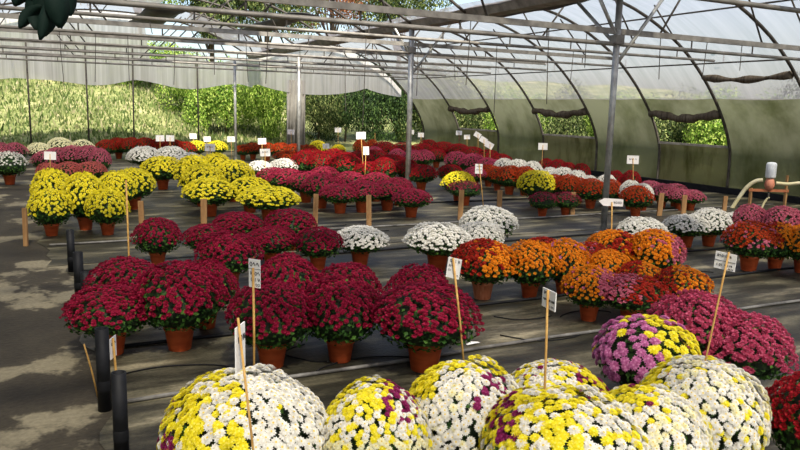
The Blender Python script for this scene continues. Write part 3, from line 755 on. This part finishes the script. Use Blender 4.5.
for k, (px, py, r, a0, a1) in enumerate([(372,372,.35,.3,2.6), (330,352,.3,2,4.4), (165,385,.42,.2,2.4), (540,330,.4,3.2,5.4), (590,318,.25,.2,2.6), (380,236,.5,1,3.2), (322,224,.45,3.4,5.5), (220,376,.3,4,6.0), (690,280,.5,.4,2.0), (520,312,.35,3.4,5.2)]):
    c = ground(px, py); pth = [(c.x+r*(1+.12*math.sin(3*a))*math.cos(a), c.y+r*.7*math.sin(a), .012) for a in [a0+(a1-a0)*i/16 for i in range(17)]]
    tag(obj('drip_hose', MB().tube(pth, .005, 6), BLK, smooth=True), 'thin curled black drip hose lying on the bed floor', 'hose', 'curled drip hoses')
c = ground(473,345); o = obj('paper_scrap', MB().add([(-.06,-.015,.012), (.0,-.025,.02), (.06,-.005,.012), (.05,.02,.014), (-.01,.015,.024), (-.055,.008,.012)], [(0,1,4,5), (1,2,3,4)]), CARD)
o.location = (c.x, c.y, 0); tag(o, 'small white paper scrap lying on the floor right of the burgundy plants', 'scrap')
ed = MB().box((13.66, 12.3, .07), (.1, 25.4, .14)); tag(obj('edging_board', ed, BLK), 'low dark board along the foot of the right wall', 'board')

# hose stand with canister at the right
hb = Vector((12.35, 8.25, 0))
def hp(px, py): 
    return at_dist(px, py, math.hypot(hb.x, hb.y))-hb
t = thing('hose_stand', 'brown wooden stand carrying pipe fittings at the right wall', 'stand', hb)
ct = hp(769,190); L0 = hp(751,190); L1 = hp(786,191)
for q in (L0, L1): obj('leg', MB().tube([(q.x, q.y, 0), (q.x, q.y, q.z+.04)], .03, 4), WOOD, t)
dv = (L1-L0); obj('crossbar', MB().tube([L0-dv*.06, L1+dv*.08], .035, 4), simple('red_brown_wood', (150,86,54), (176,110,72), scale=10), t)
q = hp(789,176); obj('rear_rail', MB().tube([(q.x+.1, q.y+.1, 0), (q.x+.1, q.y+.1, q.z)], .025, 4), WOOD, t)
v = thing('water_filter', 'white upright filter canister over orange-brown valve on the hose stand', 'filter', hb+Vector((ct.x, ct.y, 0)))
zc0, zc1, zv = hp(769,178).z, hp(769,162).z, ct.z
obj('canister', MB().lathe([(.001,zc0), (.075,zc0), (.09,zc0+.02), (.09,zc1-.04), (.075,zc1-.01), (.03,zc1), (.001,zc1)], 20), simple('white_plastic', (206,212,216), (226,230,232), rough=.35), v, True)
obj('valve', MB().lathe([(.001,zv), (.05,zv), (.075,zv+.05), (.09,zv+.1), (.06,zc0), (.001,zc0)], 14), simple('valve_orange', (178,110,86), (200,136,108), scale=8), v, True)
obj('stem', MB().tube([(0,0,zv-.2), (0,0,zv+.03)], .02, 8), DARKM, v, True)
PALE = simple('pale_hose', (206,196,150), (228,220,186), rough=.4, scale=4)
def hose(label, pts, r, D=None):
    P = smooth_path([tuple(hb+hp(*p)) for p in pts], 6); tag(obj('water_hose', MB().tube(P, r, 10), PALE, smooth=True), label, 'hose', 'pale hoses')
hose('thick pale hose curving down from the filter to the floor', [(763,180), (756,181), (747,187), (738,199), (730,211), (722,221), (716,229)], .036)
hose('pale pipe running right from the filter out of the picture', [(776,183), (788,184), (800,183), (825,182)], .03)
hose('thin pale hose hanging from the filter inside the stand', [(769,197), (764,203), (761,212), (762,224)], .02)

# dark leaves hanging close to the camera, upper left
DL = island('dark_broad_leaf', [(0,(4,16,12)), (.5,(8,26,20)), (1,(16,42,36))], rough=.75, spec=.15)
hy = 2.35
t = thing('hanging_leaves', 'dark green broad leaves hanging close by in the upper left corner', 'leaves', (at_y(44,4,hy).x, hy, 2.0))
org = t.location.copy()
obj('stem', MB().tube([(0,.05,.8), (.01,.02,.3), (0,0,.05)], .008, 6), DL, t, True)
def bleaf(p0, p1, w, bend):
    a, b = Vector(p0), Vector(p1); ax = b-a; side = Vector((1,.25,0)); side = (side-ax*(side.dot(ax)/ax.length_squared)).normalized(); nn = side.cross(ax).normalized()
    vs = []; fs = []; n = 8
    for i in range(n+1):
        q = i/n; wd = w*math.sin(math.pi*min(1, q*.93+.05))**.7
        c = a+ax*q+nn*(bend*math.sin(q*math.pi))
        vs += [c-side*wd+nn*wd*.35, c, c+side*wd+nn*wd*.35]
    for i in range(n):
        for k in range(2): fs.append((i*3+k, i*3+k+1, i*3+k+4, i*3+k+3))
    return MB().add(vs, fs)
def lp(px, py, dy=0): return at_y(px, py, hy+dy)-org
for a, b, wd, bd in [((58,-22), (44,36), .040, .02), ((52,-18), (60,28), .034, -.02), ((44,-16), (36,30), .030, .03), ((66,-22), (70,16), .026, .0), ((30,-14), (14,6), .024, .01), ((42,6), (19,28), .02, .015), ((50,0), (40,40), .018, -.01)]:
    o = obj('leaf', bleaf(lp(*a), lp(*b, random.uniform(-.05,.03)), wd, bd), DL, t, True); o.modifiers.new('thick', 'SOLIDIFY').thickness = .002

# ------------------------------------------------------------------ outside
GR = floor_mat('grass_bank', None, [(.3,(92,102,54)), (.5,(136,142,88)), (.65,(172,168,118)), (.8,(194,182,150))], .9, (1,1,1), .9, 12)
def bz(x, y):
    s = max(0, y-26.4); h = min(3.4, .30*s) if x < 6 else min(2.6, .16*s)
    side = max(0, x-15.2)
    return h+.12*math.sin(x*.9)*math.sin(y*.7)*min(1, s/3)+min(1.2, side*.12)
mbg = sheet(-30, 45, 26.25, 60, -.02, 60, 34, zf=bz); gk = struct(obj('ground_bank', mbg, GR, smooth=True))
mbg = sheet(14.05, 45, -25, 26.25, -.02, 20, 34, zf=lambda x, y: min(1.2, max(0, x-15.2)*.12)); struct(obj('ground_side', mbg, GR, smooth=True))
mbg = sheet(-30, -3.0, -25, 26.25, -.02, 10, 20); struct(obj('ground_field', mbg, GR))
mbg = sheet(-3.0, 14.05, -25, -9.7, -.02, 10, 10); struct(obj('ground_yard', mbg, CONC))
GB = island('grass_blade', [(0,(62,82,38)), (.4,(106,124,66)), (.75,(146,154,98)), (1,(180,170,136))], transl=.25)
mb = MB(); rr = random.Random(11)
for i in range(22000):
    x = rr.uniform(-4, 10.5); y = 26.4+rr.random()**1.3*13; z = bz(x, y)-.03; h = rr.uniform(.05,.2)*(1 if rr.random() < .94 else 2.2); a = rr.uniform(0, 6.28); w = rr.uniform(.02,.06)
    dx, dy = math.cos(a)*w, math.sin(a)*w; bx, by = rr.uniform(-.2,.2)*h*2, rr.uniform(-.2,.2)*h*2
    mb.add([(x-dx, y-dy, z), (x+dx, y+dy, z), (x+dx*.7+bx*.5, y+dy*.7+by*.5, z+h*.6), (x+bx, y+by, z+h)], [(0,1,2), (0,2,3)])
o = obj('bank_grass', mb, GB); tag(o, 'rough yellow-green grass and weeds on the bank beyond the far end', 'grass'); o['kind'] = 'stuff'

BL = {'light': island('bush_leaf_light', [(0,(50,84,22)), (.45,(112,148,44)), (1,(196,214,110))], transl=.3),  # light, mid and dark sets put sun and shade into the leaf colour
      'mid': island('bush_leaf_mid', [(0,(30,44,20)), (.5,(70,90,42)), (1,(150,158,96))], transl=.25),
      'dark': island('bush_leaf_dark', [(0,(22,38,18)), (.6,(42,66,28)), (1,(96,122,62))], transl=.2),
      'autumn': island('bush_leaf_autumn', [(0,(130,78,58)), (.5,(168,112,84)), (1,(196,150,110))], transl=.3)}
BARK = simple('bark', (70,58,46), (98,84,68), scale=10, stretch=(4,4,1))
def leaf_cloud(seed, N, s):
    key = ('cloud', seed, N, s)
    if key in MESH: return MESH[key]
    rr = random.Random(seed); mb = MB()
    blobs = [(Vector((rr.uniform(-.5,.5), rr.uniform(-.5,.5), rr.uniform(.25,.72))), rr.uniform(.28,.46)) for _ in range(9)]
    for i in range(N):
        c, r = rr.choice(blobs); d = Vector((rr.gauss(0,1), rr.gauss(0,1), rr.gauss(0,1))).normalized()
        p = c+d*r*rr.uniform(.7,1.05)
        if p.z < .02: p.z = rr.uniform(.02,.1)
        n = (d+Vector((rr.uniform(-.8,.8), rr.uniform(-.8,.8), rr.uniform(-.3,.9)))).normalized()
        t = (Matrix.Rotation(rr.uniform(0, 6.28), 3, n) @ n.orthogonal()).normalized(); e = n.cross(t); q = s*rr.uniform(.7,1.3)
        mb.add([p-t*q, p+e*q*.5+n*q*.15, p+t*q, p-e*q*.5+n*q*.15], [(0,1,2,3)])
    MESH[key] = mb.mesh('crown'); return MESH[key]
def bush(label, x, y, z, sx, sy, sz, kind, seed, trunk=0, N=12000, s=.022, name='leafy_bush', cat='bush', group=None):
    t = thing(name, label, cat, (x, y, z), 0, group)
    link('crown', leaf_cloud(seed, N, s), BL[kind], t, (0,0,trunk), (sx, sy, sz), seed*1.3)
    h = trunk+sz*.55; mbx = MB()
    mbx.tube([(0,0,-.1), (.05*sx,0,h*.5), (.02,.03,h)], [.05+.03*trunk, .04+.02*trunk, .02], 7)
    for a in range(5): mbx.tube([(.02,0,h*.45), (.3*sx*math.cos(a*1.26), .3*sy*math.sin(a*1.26), h*.9)], [.025+.01*trunk, .01], 6)
    obj('trunk', mbx, BARK, t, True); return t
HB = 'bushes beyond the far end'
def atbush(px, Y): return at_y(px, 120, Y).x
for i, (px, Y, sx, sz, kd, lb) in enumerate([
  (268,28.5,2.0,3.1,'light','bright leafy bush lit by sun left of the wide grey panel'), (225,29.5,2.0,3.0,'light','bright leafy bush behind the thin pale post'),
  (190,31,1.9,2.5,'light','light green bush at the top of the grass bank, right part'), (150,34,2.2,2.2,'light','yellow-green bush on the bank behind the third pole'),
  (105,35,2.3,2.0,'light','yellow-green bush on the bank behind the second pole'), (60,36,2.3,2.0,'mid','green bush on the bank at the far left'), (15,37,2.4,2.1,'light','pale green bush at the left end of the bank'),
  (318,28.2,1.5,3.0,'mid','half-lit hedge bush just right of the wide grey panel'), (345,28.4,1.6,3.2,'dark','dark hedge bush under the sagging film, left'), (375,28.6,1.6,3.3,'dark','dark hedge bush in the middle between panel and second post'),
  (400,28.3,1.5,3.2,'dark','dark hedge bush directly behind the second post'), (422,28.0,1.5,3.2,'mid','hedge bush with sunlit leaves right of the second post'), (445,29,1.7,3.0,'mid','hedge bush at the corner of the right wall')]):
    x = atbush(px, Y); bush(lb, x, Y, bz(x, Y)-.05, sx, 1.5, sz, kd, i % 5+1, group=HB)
for i, (px, Y, sx, sz, tr, kd, lb) in enumerate([
  (210,36,3.2,5.0,3.0,'mid','tall green tree seen through the roof opening, left one'), (265,34,3.4,5.5,3.2,'mid','tall green tree seen through the roof opening beside autumn tree'),
  (330,36,3.0,4.6,4.2,'autumn','reddish autumn tree above the roof opening'), (395,35,3.4,5.0,3.5,'mid','tall tree behind the dark hedge'), (140,40,3.6,5.0,3.2,'light','light green tree on the hill behind the bank'), (60,42,3.8,5.0,3.0,'mid','green tree on the hill at the left'), (0,42,3.8,5.0,3.0,'light','pale tree on the hill at the far left')]):
    x = atbush(px, Y); bush(lb, x, Y, bz(x, Y)-.05, sx, 3.0, sz, kd, i % 5+1, trunk=tr, N=12000, s=.02, name='tall_tree', cat='tree', group='trees behind the greenhouse')
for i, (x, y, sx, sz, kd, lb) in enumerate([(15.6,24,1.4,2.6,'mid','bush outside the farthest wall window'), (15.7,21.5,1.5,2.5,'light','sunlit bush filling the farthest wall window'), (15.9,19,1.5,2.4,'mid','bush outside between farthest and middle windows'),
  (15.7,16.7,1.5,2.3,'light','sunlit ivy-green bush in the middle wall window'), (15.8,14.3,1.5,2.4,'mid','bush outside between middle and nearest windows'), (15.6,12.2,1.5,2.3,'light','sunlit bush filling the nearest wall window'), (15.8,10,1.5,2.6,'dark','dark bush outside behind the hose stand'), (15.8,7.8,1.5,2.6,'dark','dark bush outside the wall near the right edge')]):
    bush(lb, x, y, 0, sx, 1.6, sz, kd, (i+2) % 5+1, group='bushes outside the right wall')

# ------------------------------------------------------------------ light
w = bpy.data.worlds.new('world'); sc.world = w; w.use_nodes = True
N, L = w.node_tree.nodes, w.node_tree.links; N.clear()
sky = N.new('ShaderNodeTexSky'); sky.sky_type = 'NISHITA'; sky.sun_disc = False
SUN_EL, SUN_AZ = R_(54), math.atan2(-.12, -.99)         # high, from behind the camera
sky.sun_elevation = SUN_EL; sky.sun_rotation = SUN_AZ
sky.air_density = 1.0; sky.dust_density = 2.5; sky.ozone_density = 1.0
bg = N.new('ShaderNodeBackground'); bg.inputs['Strength'].default_value = .22
o = N.new('ShaderNodeOutputWorld'); L.new(sky.outputs[0], bg.inputs['Color']); L.new(bg.outputs[0], o.inputs['Surface'])
sd = bpy.data.lights.new('sun', 'SUN'); so = bpy.data.objects.new('sun', sd); COL.objects.link(so)
sd.energy = 7.5; sd.angle = R_(3); sd.color = (1.0, .93, .80)
sv = Vector((math.sin(SUN_AZ)*math.cos(SUN_EL), math.cos(SUN_AZ)*math.cos(SUN_EL), math.sin(SUN_EL)))
so.rotation_euler = sv.to_track_quat('Z', 'Y').to_euler(); so.location = sv*40
vs_ = sc.view_settings; vs_.view_transform = 'Standard'; vs_.look = 'None'; vs_.gamma = 1; vs_.use_curve_mapping = False; vs_.exposure = .42
